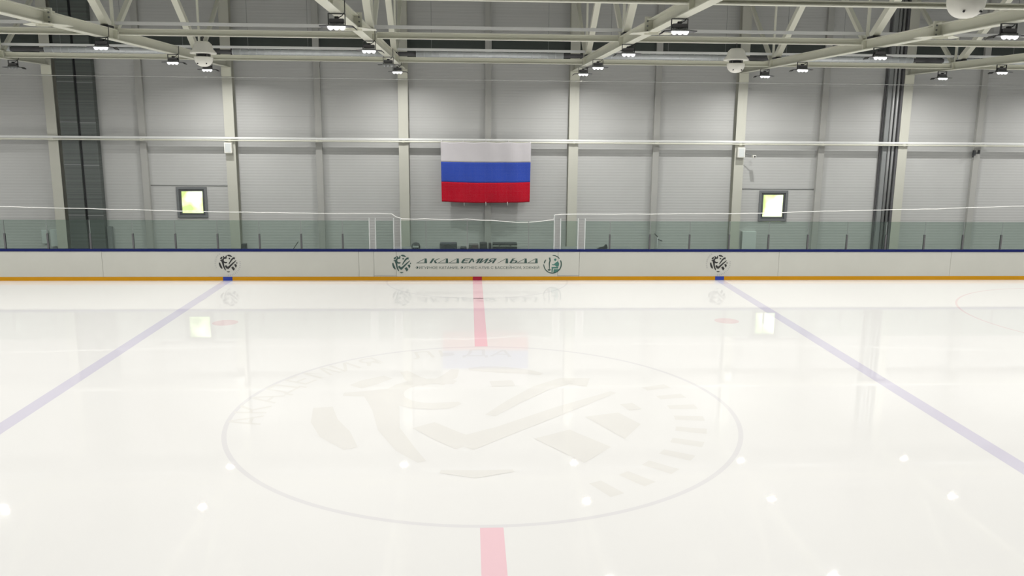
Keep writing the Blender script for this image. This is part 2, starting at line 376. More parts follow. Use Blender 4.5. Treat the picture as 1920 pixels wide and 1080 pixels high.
# ================================================================== dasher boards
TOP = 1.035
def boards(name, x0, x1, label, cat='dasher board', group=None, gate=False):
    t = thing(name, label, cat, ((x0+x1)/2, Bh, 0), group); L = (x1-x0)/2 - 0.004
    p = MB(); p.cur = 0; p.box(-L, L, 0, 0.10, 0.125, 0.955)
    if gate: p.cur = 1; p.box(-L+0.0, L, -0.002, 0, 0.14, 0.155)
    p.build('board_panel', [M['board'], M['seam']], t)
    MB().bbox(-L-0.004, L+0.004, -0.02, 0.13, 0.955, TOP, 0.015).build('cap_rail', M['blue'], t)
    MB().box(-L-0.004, L+0.004, -0.012, 0.10, 0, 0.125).build('kick_plate', M['yellow'], t)
    return t
def mark(t, x, m, nm):
    cx = t.location.x; MB().box(x-cx-0.15, x-cx+0.15, -0.016, -0.0125, 0.0, 0.127).build(nm, m, t)
def board_emblem(t, x):
    cx = x - t.location.x; r = 0.285; z0 = 0.565; pt = lambda a, c: (cx+a*r, -0.003, z0+c*r)
    em_ = poly_obj('emblem', [[pt(a, c) for a, c in pl] for pl in emblem_polys(1.3)], M['black'], t)
    b = MB(); ring_text(b, 'АКАДЕМИЯ ЛЬДА', 1.34, 205, 74, 0.24, pt)
    for k in range(12):
        a = math.radians(8-k*9.0); b.add([pt(1.28*math.cos(a-0.02), 1.28*math.sin(a-0.02)), pt(1.28*math.cos(a+0.02), 1.28*math.sin(a+0.02)), pt(1.46*math.cos(a+0.02), 1.46*math.sin(a+0.02)), pt(1.46*math.cos(a-0.02), 1.46*math.sin(a-0.02))], [(0, 1, 2, 3)])
    b.build('emblem_lettering', M['greyprint'], em_, orient=(0, -1, 0))
GB = 'white dasher board sections'
t0 = boards('dasher_board', -24, -12.09, 'white dasher board section under the dark wall duct, no emblem', group=GB)
t1 = boards('dasher_board', -12.09, -3.88, 'white dasher board section with black round emblem, below the window beside the dark duct', group=GB)
mark(t1, -8.13, M['bluemark'], 'blue_block'); board_emblem(t1, -8.10)
t2 = boards('dasher_board', -3.88, -3.39, 'narrow blank white dasher board section beside the gate left of the banner lettering', group=GB)
g1 = boards('rink_gate', -3.39, -2.66, 'white gate in the boards beside the round green tick emblem', 'gate', 'gates in the dasher boards', True)
t3 = boards('dasher_board', -2.66, 2.67, 'white dasher board section with green Cyrillic lettering, under the flag', group=GB)
mark(t3, 0.0, M['redmark'], 'red_block')
g2 = boards('rink_gate', 2.67, 3.38, 'white gate in the boards beside the green hockey player emblem', 'gate', 'gates in the dasher boards', True)
t4 = boards('dasher_board', 3.38, 10.12, 'white dasher board section with black round emblem, beside the hockey player emblem gate', group=GB)
mark(t4, 8.13, M['bluemark'], 'blue_block'); board_emblem(t4, 8.07)
t5 = boards('dasher_board', 10.12, 16.06, 'blank white dasher board section below the vertical pipes', group=GB)
t6 = boards('dasher_board', 16.06, 26, 'blank white dasher board section furthest right, beyond the vertical pipes', group=GB)

# ---- the banner lettering
cx3 = t3.location.x
def px(u, v): return ((u-894.5)/52.6 - cx3 + 0.0, -0.003, 0.565 - (v-494.2)/51.5)   # banner layout grid: 52.6 units to the metre
# big slanted letters with wedge strokes; x advances in letter units (height 1)
def letters():
    P = []
    sl = 0.45
    def S(x, y, ox): return (ox + x + sl*y, y)
    def q(ox, *pts): P.append([S(x, y, ox) for x, y in pts])
    def A(ox, base=True):
        q(ox, (-0.40, 0.0), (-0.30, 0.0), (0.42, 0.92), (0.36, 1.0)); q(ox, (0.36, 1.0), (0.62, 1.0), (1.12, 0.0), (0.74, 0.0))
        if base: q(ox, (-0.40, 0.0), (0.80, 0.0), (0.80, 0.11), (-0.30, 0.11))
    def K(ox):
        q(ox, (0, 0), (0.30, 0), (0.30, 1), (0, 1)); q(ox, (0.36, 0.50), (0.85, 1.0), (1.05, 1.0), (0.56, 0.50)); q(ox, (0.36, 0.56), (0.56, 0.56), (1.12, 0), (0.76, 0))
    def E(ox):
        q(ox, (0.05, 0.2), (0.35, 0.2), (0.35, 0.8), (0.05, 0.8)); q(ox, (0.05, 0.2), (0.25, 0), (1.0, 0), (1.0, 0.16), (0.35, 0.2)); q(ox, (0.05, 0.8), (0.35, 0.8), (1.0, 0.84), (1.0, 1.0), (0.25, 1.0)); q(ox, (0.35, 0.44), (0.85, 0.44), (0.85, 0.58), (0.35, 0.58))
    def Mm(ox):
        q(ox, (0, 0), (0.24, 0), (0.24, 1), (0, 1)); q(ox, (0.24, 1), (0.24, 0.72), (0.58, 0.22), (0.70, 0.22), (0.70, 0.36)); q(ox, (0.62, 0.22), (0.74, 0.36), (1.06, 1), (1.06, 0.74)); q(ox, (1.06, 0), (1.36, 0), (1.36, 1), (1.06, 1))
    def I(ox):
        q(ox, (0, 0), (0.28, 0), (0.28, 1), (0, 1)); q(ox, (0.28, 0.0), (0.28, 0.28), (0.72, 1.0), (0.72, 0.72)); q(ox, (0.72, 0), (1.0, 0), (1.0, 1), (0.72, 1))
    def Ya(ox):
        q(ox, (0.72, 0), (1.0, 0), (1.0, 1), (0.72, 1)); q(ox, (0.15, 0.84), (0.72, 0.84), (0.72, 1.0), (0.25, 1.0)); q(ox, (0.08, 0.5), (0.30, 0.5), (0.30, 0.92), (0.15, 0.92)); q(ox, (0.12, 0.42), (0.72, 0.42), (0.72, 0.56), (0.08, 0.56)); q(ox, (-0.05, 0), (0.30, 0), (0.62, 0.42), (0.36, 0.42))
    def Sf(ox):
        q(ox, (0, 0.1), (0.28, 0.1), (0.28, 0.9), (0, 0.9)); q(ox, (0, 0.9), (0, 1.0), (0.42, 1.0), (0.40, 0.9), (0.28, 0.88)); q(ox, (0, 0.1), (0.15, 0), (0.85, 0), (0.95, 0.14), (0.28, 0.14)); q(ox, (0.28, 0.46), (0.80, 0.46), (0.72, 0.60), (0.28, 0.60)); q(ox, (0.72, 0.10), (0.97, 0.12), (0.97, 0.40), (0.80, 0.56), (0.72, 0.50))
    x = 0.4
    for fn, adv in ((A, 1.55), (K, 1.62), (A, 1.62), (A, 1.36), (E, 1.20), (Mm, 1.56), (I, 1.20), (Ya, 2.05), (lambda o: A(o, False), 1.36), (Sf, 1.48), (A, 1.62), (A, 1.4)):
        fn(x); x += adv*0.92
    return P, x
LP, W = letters()
lmin = min(p[0] for pl in LP for p in pl); lmax = max(p[0] for pl in LP for p in pl)
u0, u1, v0, v1 = 788.5, 999.5, 493.8, 485.6
poly_obj('banner_lettering', [[px(u0+(a-lmin)/(lmax-lmin)*(u1-u0), v0+(v1-v0)*c) for a, c in pl] for pl in LP], M['green'], t3)
v, f = text_polys('ФИГУРНОЕ КАТАНИЕ, ФИТНЕС-КЛУБ С БАССЕЙНОМ, ХОККЕЙ', 1.0)
a0, a1 = min(p.x for p in v), max(p.x for p in v); h1 = max(p.y for p in v)
b = MB(); b.add([px(788+(p.x-a0)/(a1-a0)*214, 503.6-p.y/h1*5.6) for p in v], f); b.build('small_lettering', M['green'], t3, orient=(0, -1, 0))
poly_obj('tick_emblem', [[px(763.4+x*15.6, 495.0-y*15.6) for x, y in pl] for pl in emblem_polys(1.25)], M['green'], t3)
P = stroke(arcpts(0.97, 92, 38, 8), [0.04]+[0.10]*7+[0.05]) + stroke(arcpts(0.97, 26, -180, 22), [0.13]*8+[0.10]*14+[0.06])[:22] + stroke([(-0.93, 0.12), (-0.85, 0.32), (-0.75, 0.50)], [0.10, 0.13, 0.08])
P += stroke([(-0.34, 0.72), (-0.28, 0.4), (-0.36, 0.1), (-0.33, -0.5)], [0.16, 0.15, 0.12, 0.07]) + stroke([(-0.52, -0.62), (-0.38, -0.62), (-0.20, -0.60)], [0.10, 0.20, 0.12])
P2 = stroke(arcpts(0.07, 0, 360, 10, (0.30, 0.50)), 0.14)
P2 += [[(0.12, -0.02), (0.34, 0.18), (0.58, 0.34), (0.74, 0.06), (0.68, -0.22), (0.46, -0.26)], [(-0.08, 0.02), (0.12, -0.02), (0.20, -0.12), (-0.02, -0.10)], [(-0.12, -0.30), (0.66, -0.28), (0.60, -0.46), (-0.06, -0.46)], [(-0.10, -0.46), (0.06, -0.46), (0.02, -0.86), (-0.10, -0.90)], [(0.14, -0.54), (0.78, -0.54), (0.55, -0.82), (0.10, -1.00)]]
em = lambda x, y: px(1025.5+x*15.8, 495.6-y*15.8)
poly_obj('player_emblem_ring', [[em(x, y) for x, y in pl] for pl in P], M['green'], t3)
poly_obj('player_emblem_figure', [[em(x, y) for x, y in pl] for pl in P2], M['greenlight'], t3)

# ================================================================== protective glass above the boards
ORD = ['first', 'second', 'third', 'fourth', 'fifth', 'sixth', 'seventh', 'eighth', 'ninth', 'tenth', 'eleventh', 'twelfth', 'thirteenth', 'fourteenth']
GY = Bh + 0.05
def pane(x0, x1, label, post='dark', ztop=1.97, side=1, group='glass panes on the boards'):
    t = thing('glass_pane', label, 'glass pane', ((x0+x1)/2, GY, TOP), group); L = (x1-x0)/2
    MB().box(-L+0.012, L-0.012, -0.006, 0.006, 0, ztop-TOP).build('pane', M['glass'], t)
    e = side*L
    if post == 'dark':
        MB().bbox(e-0.026, e+0.026, -0.03, 0.03, 0, 0.50, 0.006).build('stanchion', M['darkgrey'], t)
        MB().box(e-0.008, e+0.008, -0.008, 0.008, 0.50, ztop-TOP).build('seal_strip', M['midgrey'], t)
    elif post == 'pale':
        MB().bbox(e-0.015, e+0.015, -0.02, 0.02, 0, 1.02, 0.005).build('edge_post', M['whitestrip'], t)
    else:
        MB().box(e-0.01, e+0.01, -0.012, 0.012, 0, ztop-TOP).build('seal_strip', M['midgrey'], t)
    return t
def gate_glass(t, x0, x1):
    L = (x1-x0)/2; c = (x0+x1)/2 - t.location.x
    MB().box(c-L+0.02, c+L-0.02, 0.044, 0.056, TOP, 1.97).build('gate_pane', M['glass'], t)
    for s in (-1, 1): MB().bbox(c+s*L-0.015, c+s*L+0.015, 0.03, 0.07, TOP, 2.05, 0.006).build('gate_post', M['whitestrip'], t)
gate_glass(g1, -3.32, -2.73); gate_glass(g2, 2.74, 3.32)
pane(-4.385, -3.52, 'narrow tinted glass pane directly beside the left gate posts', 'pale')
for k in range(9):
    xr = -4.385-1.338*k; xl = xr-1.338
    pane(xl, xr, '%s full-width tinted glass pane outward from the gate near the tick emblem' % ORD[k], side=1)
pane(3.55, 4.385, 'narrow tinted glass pane directly beside the right gate posts', 'pale', side=-1)
for k in range(11):
    xl = 4.385+1.338*k
    pane(xl, xl+1.338, '%s full-width tinted glass pane outward from the gate near the player emblem' % ORD[k], side=-1)
pane(-2.50, -1.68, 'tinted glass pane behind the tick emblem, beside the left gate', 'pale', side=-1)
pane(-1.68, -0.33, 'tinted glass pane above the start of the big lettering', 'thin', side=-1)
pane(-0.33, 1.69, 'wide tinted glass pane above the red block, in front of the black bags', 'thin', side=-1)
pane(1.69, 2.53, 'tinted glass pane above the hockey player emblem', 'thin', side=-1)
MB().bbox(2.515, 2.545, GY-0.03, GY+0.03, TOP, 2.16, 0.006).build('edge_post', M['whitestrip'], None)
o = bpy.data.objects['edge_post.002'] if 'edge_post.002' in bpy.data.objects else None
ep = [x for x in bpy.data.objects if x.name.startswith('edge_post') and x.parent is None][0]; ep.name = 'rink_post'
tag(ep, 'tall pale post where the cord steps up, by the player emblem', 'post', kind='thing')

# cord along the lower edge of the safety net, the net and its top cable
cord_pts = [(-17.5, 2.44), (-15.1, 2.39), (-12, 2.32), (-8.5, 2.24), (-6, 2.21), (-4, 2.20), (-3.2, 2.205), (-2.78, 2.19), (-2.66, 2.10), (-2.45, 2.03), (-2.0, 2.02), (-1.7, 2.035), (-1.2, 2.01), (-0.8, 2.005), (-0.34, 2.03), (0.1, 1.99), (0.5, 1.985), (0.9, 1.95), (1.3, 1.925), (1.7, 1.93), (2.1, 1.96), (2.5, 2.02), (2.54, 2.17), (2.75, 2.19), (3.2, 2.20), (4.5, 2.20), (6, 2.21), (9, 2.24), (12, 2.33), (15.4, 2.41), (18.4, 2.52), (19.5, 2.55)]
pts = []
for (xa, za), (xb, zb) in zip(cord_pts, cord_pts[1:]):
    n = max(1, int((xb-xa)/0.35))
    for k in range(n): pts.append((xa+(xb-xa)*k/n, GY, za+(zb-za)*k/n + (random.uniform(-.008, .008) if n > 1 else 0)))
pts.append((19.5, GY, 2.55))
nt_ = thing('safety_net', 'white safety net hung above the glass, with thick wavy lower cord', 'net')
MB().tube(pts, 0.012, 6).build('border_cord', M['cord'], nt_)
b = MB(); n = len(pts); b.add([p for p in pts]+[(p[0], p[1], 6.45) for p in pts], [(k, k+1, n+k+1, n+k) for k in range(n-1)]); b.build('netting', M['net'], nt_)
MB().tube([(XL, GY, 6.45), (-10, GY, 6.45), (10, GY, 6.45), (XR, GY, 6.45)], 0.006, 12).build('top_cable', M['steelcable'], nt_)

# ================================================================== steelwork on the far wall
CN = ['beside the dark ribbed duct', 'beside the window near the dark duct', 'on the tick emblem side of the flag', 'on the player emblem side of the flag', 'next to the window with the small camera arm', 'beside the vertical pipes']
def column(X, label):
    t = thing('steel_column', label, 'column', (X, COLF, 0), 'cream steel columns along the wall')
    b = MB(); b.box(-0.17, 0.17, 0, 0.016, -0.03, 10.28); b.box(-0.17, 0.17, 0.276, 0.292, -0.03, 10.28); b.box(-0.008, 0.008, 0.016, 0.276, -0.03, 10.28)
    b.build('column_shaft', M['colpaint'], t)
    MB().box(-0.168, 0.168, -0.03, 0.0, 6.62, 6.92).build('bracket_plate', M['paint'], t)
    return t
for X, n in zip(TRUSS_X, CN): column(X, 'tall cream steel wall column ' + n)
MN = ['between the dark duct and the near window', 'between the window column and the tick emblem', 'behind the flag', 'on the empty wall past the flag', 'between the second window and the pipes', 'with two small black fittings, past the vertical pipes']
for k, n in enumerate(MN):
    X = (-11.6, -5.54, 0.41, 6.44, 12.50, 18.33)[k]
    b = MB().box(-0.11, 0.11, 0, 0.012, -0.03, 10.3).box(-0.11, 0.11, 0.13, 0.142, -0.03, 10.3).box(-0.11, -0.09, 0.012, 0.13, -0.03, 10.3).box(0.09, 0.11, 0.012, 0.13, -0.03, 10.3)
    o = b.build('wall_post', M['post'], None, (X, WALL_Y-0.146, 0)); tag(o, 'slim grey wall post ' + n, 'wall post', 'slim grey posts between the columns', 'thing')

# long horizontal pipe across the columns
t = thing('wall_rail', 'long pale double pipe rail running across all wall columns', 'rail')
MB().bbox(XL, XR, 15.60, 15.70, 4.50, 4.57, 0.012).build('upper_rail', M['paint_grey'], t)
MB().tube([(XL, 15.64, 4.455), (XR, 15.64, 4.455)], 0.03, 10).build('lower_pipe', M['paint'], t)
b = MB()
for X in [-2.562+3.0*k for k in range(-8, 11)]: b.box(X-0.04, X+0.04, 15.62, 15.72 if (round((X+2.562)/3) % 2 == 0) else 15.875, 4.42, 4.50)
b.build('rail_bracket', M['paint'], t)

# ================================================================== roof trusses
H = 6.93; CH = 0.24
NODES = [-19.6, -13.1, -6.65, -0.15, 6.40, 12.90]
TN = ['ending at the column beside the dark duct', 'ending at the column by the duct-side window', 'ending at the column on the tick emblem side of the flag', 'ending at the column on the player emblem side of the flag', 'ending at the column with the camera arm', 'ending at the column beside the vertical pipes']
def make_truss():
    t = thing('roof_truss', '', 'roof truss', (0, 0, 0), 'cream roof trusses')
    MB().ibeam((0, -21.9, H+CH/2), (0, COLF-0.035, H+CH/2), 0.20, CH, 0.018, 0.014).build('bottom_chord', M['paint'], t)
    MB().ibeam((0, -21.9, 9.75), (0, COLF-0.01, 9.75), 0.22, 0.3, 0.018, 0.014).build('top_chord', M['paint'], t)
    zt = 9.60; zb = H+CH
    for i, Y in enumerate(NODES):
        if Y < -8: continue
        MB().bar((0, Y, zb-0.01), (0, Y, zt), 0.06, 0.06, (1, 0, 0)).build('hanger', M['paint'], t)
        MB().bar((0, Y-0.32, zb+0.06), (0, Y-3.55, zt), 0.17, 0.17).build('diagonal', M['paint'], t)
        MB().bar((0, Y+0.18, zb+0.02), (0, Y+min(2.95, 2.7), min(zt, zb+0.82*2.7+0.02)), 0.11, 0.11).build('slim_diagonal', M['paint'], t)
        MB().box(-0.09, 0.09, Y-0.50, Y-0.18, zb, zb+0.055).build('shadow_block', M['dark'], t)  # dark block put in for the shadow between thick diagonal and chord
        MB().box(-0.10, 0.10, Y-0.02, Y+0.02, H+0.018, zb).build('stiffener', M['paint'], t)
    for Y in (-3.3, 3.1):
        b = MB(); b.box(-0.16, 0.16, Y-0.025, Y-0.003, H-0.05, zb+0.06); b.box(-0.16, 0.16, Y+0.003, Y+0.025, H-0.05, zb+0.06)
        b.box(-0.12, 0.12, Y-0.22, Y+0.22, zb, zb+0.02); b.cur = 1
        for sx in (-0.11, 0.11):
            for z in (H+0.03, H+0.12, H+0.21): b.tube([(sx, Y-0.045, z), (sx, Y+0.045, z)], 0.018, 6)
        b.build('splice_plate', [M['paint'], M['midgrey']], t)
        g = MB()
        for s in (-1, 1): g.add([(s*0.1, Y-0.30, H-0.004), (s*0.1, Y+0.34, H-0.004), (s*0.42, Y+0.30, H-0.004), (s*0.42, Y+0.02, H-0.004), (s*0.1, Y-0.30, H-0.018), (s*0.1, Y+0.34, H-0.018), (s*0.42, Y+0.30, H-0.018), (s*0.42, Y+0.02, H-0.018)], [(0,1,2,3), (4,5,6,7), (0,1,5,4), (1,2,6,5), (2,3,7,6), (3,0,4,7)])
        g.build('gusset', M['paint'], t)
    return t
proto = make_truss(); proto.location.x = TRUSS_X[0]; proto['label'] = 'cream roof truss ' + TN[0]
for X, n in list(zip(TRUSS_X, TN))[1:]:
    c = copy_tree(proto); c.location.x = X; c['label'] = 'cream roof truss ' + n

# tie beams and tubes between trusses
XB = [-20.56] + TRUSS_X + [21.44]
rows = [(-0.15, 7.04, 0.085, 'nearest row'), (6.45, 7.05, 0.15, 'middle row'), (13.0, 6.965, 0.16, 'row closest to the far wall')]
BN = ['beyond the dark duct', 'above the dark duct', 'above the duct-side window', 'above the flag', 'past the player emblem', 'between camera arm and pipes', 'beyond the vertical pipes']
for (Y, z, h, rn) in rows:
    for k in range(7):
        if Y < 0 and k < 3: continue
        xa, xb = XB[k]+0.11, XB[k+1]-0.11
        o = MB().ibeam((xa, 0, h/2), (xb, 0, h/2), 0.13, h, 0.02, 0.012).build('tie_beam', M['paint'], None, (0, Y, z))
        tag(o, 'cream tie beam of the %s, %s' % (rn, BN[k]), 'beam', 'tie beams between roof trusses', 'thing')
for (Y, z, lb) in ((6.476, 7.325, 'long thin pale tube just above the middle row of tie beams'), (13.0, 7.36, 'long thin pale tube above the tie beams closest to the far wall')):
    o = MB().bbox(XL, XR, Y-0.04, Y+0.04, z-0.038, z+0.038, 0.01).build('conduit_tube', M['paint_grey']); tag(o, lb, 'tube', 'pale roof tubes', 'thing')

# round spiral duct, in sections between the trusses
t = thing('air_duct', 'long silver round duct running along the far wall under the roof', 'duct')
for k in range(7):
    xa, xb = XB[k]+0.55, XB[k+1]-0.55
    b = MB(); n = int((xb-xa)/0.25); prof = []
    p_ = [(xa, 14.6, 7.345), (xb, 14.6, 7.345)]; b.tube(p_, 0.092, 14)
    for i in range(n+1):
        x = xa+(xb-xa)*i/n; b.tube([(x-0.008, 14.6, 7.345), (x+0.008, 14.6, 7.345)], 0.098, 14)
    b.build('duct_section', M['galv'], t)
    MB().tube([(xb, 14.6, 7.345), (xb+1.1, 14.6, 7.345)], 0.07, 10).build('duct_sleeve', M['darkgrey'], t)
    b = MB()
    for x in (xa+0.5, (xa+xb)/2, xb-0.5): b.tube([(x, 14.6, 7.44), (x, 14.6, 9.6)], 0.006, 5)
    b.build('hanger_wire', M['midgrey'], t)

# ================================================================== floodlights
def make_lamp(lit, side):
    t = thing('floodlight', '', 'floodlight', (0, 0, H), None)
    b = MB(); b.box(-0.15, 0.15, -0.02, 0.02, -0.014, 0.0); b.box(-0.15, -0.138, -0.02, 0.02, -0.22, -0.014); b.box(0.138, 0.15, -0.02, 0.02, -0.22, -0.014)
    b.build('bracket', M['dark'], t)
    MB().bbox(-0.125, 0.125, -0.06, 0.06, -0.165, -0.09, 0.012).build('driver_box', M['darkgrey'], t)
    MB().bbox(-0.035, 0.035, -0.035, 0.035, -0.09, -0.05, 0.008).build('gland', M['dark'], t)
    MB().tube([(0.03, 0, -0.07), (0.09, 0, -0.04), (0.12, 0.0, 0.0), (0.125, 0.11, 0.03), (0.125, 0.125, 0.24)], 0.009, 6).build('power_cable', M['dark'], t)
    b = MB(); b.bbox(-0.165, 0.165, -0.13, 0.13, -0.225, -0.20, 0.008)
    for k in range(9): b.box(-0.12+k*0.03-0.003, -0.12+k*0.03+0.003, -0.11, 0.11, -0.20, -0.175)
    b.build('heat_sink', M['midgrey'], t)
    for s in (-1, 1):
        b = MB(); b.bar((s*0.165, 0, -0.213), (s*0.29, 0, -0.222), 0.24, 0.016, (0, 0, 1)); wg = b.build('wing', M['darkgrey'], t)
        if s == side: wing = wg
    b = MB(); b.bar((side*0.285, 0.0, -0.222), (side*0.335, 0.0, -0.265), 0.22, 0.018); b.build('visor', M['dark'], wing)
    for k in (-1, 0, 1):
        b = MB(); pr = [(0.052*math.cos(math.radians(a)), -0.052*1.1*math.sin(math.radians(a))) for a in (0, 18, 36, 54, 72, 86)]; b.lathe([(0.052, 0.0)] + pr, (k*0.102, -0.06, -0.226), 14)
        b.build('led_lens', M['led'] if lit else M['led_off'], t)
    return t
SRC = {(True, 1): make_lamp(True, 1), (True, -1): make_lamp(True, -1), (False, 1): make_lamp(False, 1)}
LT = ['on the duct column truss', 'on the duct-side window truss', 'on the truss above the tick emblem', 'on the truss above the player emblem', 'on the camera-arm column truss', 'on the vertical pipes truss']
DEP = {3: 'nearest', 4: 'second from the camera', 5: 'second from the wall', 6: 'closest to the wall'}
vis = {0: [6], 1: [4, 5, 6], 2: [3, 4, 5, 6], 3: [3, 4, 5, 6], 4: [3, 4, 5, 6], 5: [5, 6]}
used = set()
for i in range(6):
    for j in vis[i]:
        lit = (i, j) not in OFF; key = (lit, 1 if i < 3 else -1); src = SRC[key]
        o = src if key not in used else copy_tree(src); used.add(key)
        o.location = (TRUSS_X[i], LAMP_Y[j], H); 
        only = len(vis[i]) == 1
        o['label'] = ('%s floodlight %s%s' % ('lit' if lit else 'unlit', '' if only else DEP[j] + ', ', LT[i])); o['group'] = 'floodlights under the roof trusses'

# ================================================================== hanging white speakers
def make_speaker():
    t = thing('hanging_speaker', '', 'speaker', (0, 0, 0), None)
    MB().lathe([(0.05, 0.285), (0.14, 0.28), (0.20, 0.22), (0.235, 0.10), (0.30, 0.03), (0.30, 0.0), (0.24, 0.0)], (0, 0, 0.63), 28).build('upper_cap', M['white'], t)
    MB().lathe([(0.14, 0.0), (0.14, 0.09)], (0, 0, 0.55), 20).build('driver_gap', M['dark'], t)
    b = MB()
    for k in range(4):
        a = math.radians(45+90*k); b.tube([(0.17*math.cos(a), 0.17*math.sin(a), 0.53), (0.17*math.cos(a), 0.17*math.sin(a), 0.64)], 0.012, 6)
    b.build('spacer', M['darkgrey'], t)
    r = 0.215; pr = [(r, 0.225)] + [(r*math.cos(math.radians(a))**0.8, 0.20-0.20*math.sin(math.radians(a))) for a in (0, 12, 24, 36, 48, 60, 72, 84)]
    bowl = MB().lathe(pr, (0, 0, 0.335), 28).build('lower_bowl', M['white'], t)
    b = MB()
    for a in (-125, -55): b.tube([(0.165*math.cos(math.radians(a)), 0.165*math.sin(math.radians(a)), 0.405), (0.19*math.cos(math.radians(a)), 0.19*math.sin(math.radians(a)), 0.395)], 0.014, 6)
    b.build('screw', M['dark'], bowl)
    MB().tube([(0, 0, 0.90), (0, 0, 1.03)], 0.014, 8).build('hanging_rod', M['darkgrey'], t)
    return t
sp = make_speaker(); sp.location = (-6.54, 6.45, 6.02); sp['label'] = 'white domed hanging speaker above the duct-side window'
s2 = copy_tree(sp); s2.location = (6.235, 6.45, 6.02); s2['label'] = 'white domed hanging speaker in front of the camera-arm column'
s3 = copy_tree(sp); s3.location = (5.63, -4.3, 6.02); s3['label'] = 'large near white domed speaker cut by the top edge of the view'
for o in (sp, s2, s3): o['group'] = 'white hanging speakers'
for ch in kids(s3):
    if ch.name.startswith('hanging_rod'): ch.scale = (1, 1, 1)
# beam that carries the near speaker
o = MB().ibeam((3.55, 0, 0.07), (9.33, 0, 0.07), 0.13, 0.14, 0.02, 0.012).build('tie_beam', M['paint'], None, (0, -4.3, 7.05)); tag(o, 'cream beam carrying the near speaker, above the frame', 'beam', kind='thing')

# ================================================================== flag
def flag():
    t = thing('flag', 'white, blue and red striped flag hanging under the wall rail', 'flag', (0.325, 15.52, 2.37)); Wd, Ht = 3.17, 2.10
    nx, nz = 64, 42
    def P(i, k):
        u, v = i/nx, k/nz; x = (u-0.5)*Wd*(1 - 0.015*(1-v)) ; z = v*Ht
        y = 0.035*math.sin(u*11+1.2)*(1.1-v) + 0.018*math.sin(u*27+v*3) + 0.012*math.sin(v*9+u*4)
        z += -0.035*math.sin(math.pi*u)*(1-v)*1.2 - (0.03*abs(math.sin(u*math.pi*4))*v if v > .9 else 0) + 0.02*(1-u)*0
        return (x, y, z)
    for nm, k0, k1, m in (('red_stripe', 0, 14, 'flag_red'), ('blue_stripe', 14, 28, 'flag_blue'), ('white_stripe', 28, 42, 'flag_white')):
        b = MB(); v = [P(i, k) for k in range(k0, k1+1) for i in range(nx+1)]; n = nx+1
        b.add(v, [(r*n+i, r*n+i+1, (r+1)*n+i+1, (r+1)*n+i) for r in range(k1-k0) for i in range(nx)], True)
        o = b.build(nm, M[m], t); s = o.modifiers.new('solid', 'SOLIDIFY'); s.thickness = 0.003
    for x in (-0.77, 0.0, 0.77): MB().tube([(x, 0, 0.0), (x+0.005, 0.005, -0.14)], 0.008, 6).build('tie_cord', M['cord'], t)
    b = MB()
    for x in (-1.55, -0.8, 0, 0.8, 1.55): b.tube([(x, 0, Ht-0.03), (x, 0.08, Ht+0.05)], 0.008, 6)
    b.build('top_loop', M['cord'], t)
flag()

# ================================================================== wall equipment
t = thing('wall_duct', 'dark ribbed sheet metal duct pair, floor to roof, beside the first column', 'duct', (-13.66, 15.73, -0.03))
MB().bbox(-0.62, -0.04, 0, 0.28, 0, 10.2, 0.01).build('duct_box', M['duct'], t)
MB().bbox(0.04, 0.57, 0.03, 0.28, 0, 10.2, 0.01).build('duct_box', M['duct'], t)
MB().box(-0.04, 0.04, 0.10, 0.28, 0, 10.2).build('gap_strip', M['dark'], t)
b = MB()
for z in (1.85, 3.6, 5.05, 6.4, 8.4): b.box(-0.625, -0.035, -0.01, 0.0, z, z+0.03); b.box(0.035, 0.575, 0.02, 0.03, z-0.02, z+0.01)
b.build('joint_flange', M['midgrey'], t)
# pipes beside the last column
t = thing('pipe_bundle', 'grey vertical pipes and cable trays beside a cream column', 'pipes', (14.995, 15.7, -0.03))
MB().bbox(-0.26, -0.10, 0.10, 0.30, 0, 10.2, 0.01).build('cable_tray', M['midgrey'], t)
MB().tube([(-0.02, 0.14, 0), (-0.02, 0.14, 10.2)], 0.055, 14).build('pipe', M['pipe'], t)
MB().tube([(0.13, 0.14, 0), (0.13, 0.14, 10.2)], 0.050, 14).build('pipe', M['pipe'], t)
MB().bbox(0.19, 0.265, 0.02, 0.30, 0, 10.2, 0.008).build('dark_tray', M['darkgrey'], t)
MB().box(-0.30, 0.27, 0.20, 0.31, 0, 10.2).build('backing_strip', M['darkgrey'], t)

def boxthing(name, label, cat, x0, x1, y0, y1, z0, z1, m, group=None, bev=0.01):
    o = MB().bbox((x0-x1)/2, (x1-x0)/2, (y0-y1)/2, (y1-y0)/2, 0, z1-z0, bev).build(name, m, None, ((x0+x1)/2, (y0+y1)/2, z0)); return tag(o, label, cat, group, 'thing')
# wall speakers on the two window columns
for (x, z, lb) in ((-8.60, 4.02, 'small cream wall speaker on the column by the duct-side window'), (9.45, 3.98, 'small cream wall speaker on the column with the camera arm')):
    t = thing('wall_speaker', lb, 'speaker', (x, COLF, z), 'small wall speakers')
    bx_ = MB().bbox(-0.13, 0.13, -0.20, -0.02, 0, 0.36, 0.02).build('speaker_box', M['white'], t)
    MB().box(-0.04, 0.04, -0.02, 0.0, 0.08, 0.30).build('mount', M['midgrey'], t)
    MB().box(-0.105, 0.105, -0.204, -0.199, 0.03, 0.33).build('speaker_grille', M['whitestrip'], bx_)
t = thing('security_camera', 'small white security camera on an arm by the column near the window', 'security camera', (9.62, 15.73, 4.12))
MB().tube([(-0.01, 0.0, 0.0), (0.16, -0.10, -0.03), (0.30, -0.18, -0.07)], 0.012, 8).build('camera_arm', M['midgrey'], t)
MB().bbox(0.23, 0.34, -0.30, -0.12, -0.14, -0.05, 0.015).build('camera_body', M['white'], t)
MB().tube([(0.285, -0.32, -0.095), (0.285, -0.295, -0.095)], 0.03, 12).build('camera_lens', M['dark'], t)
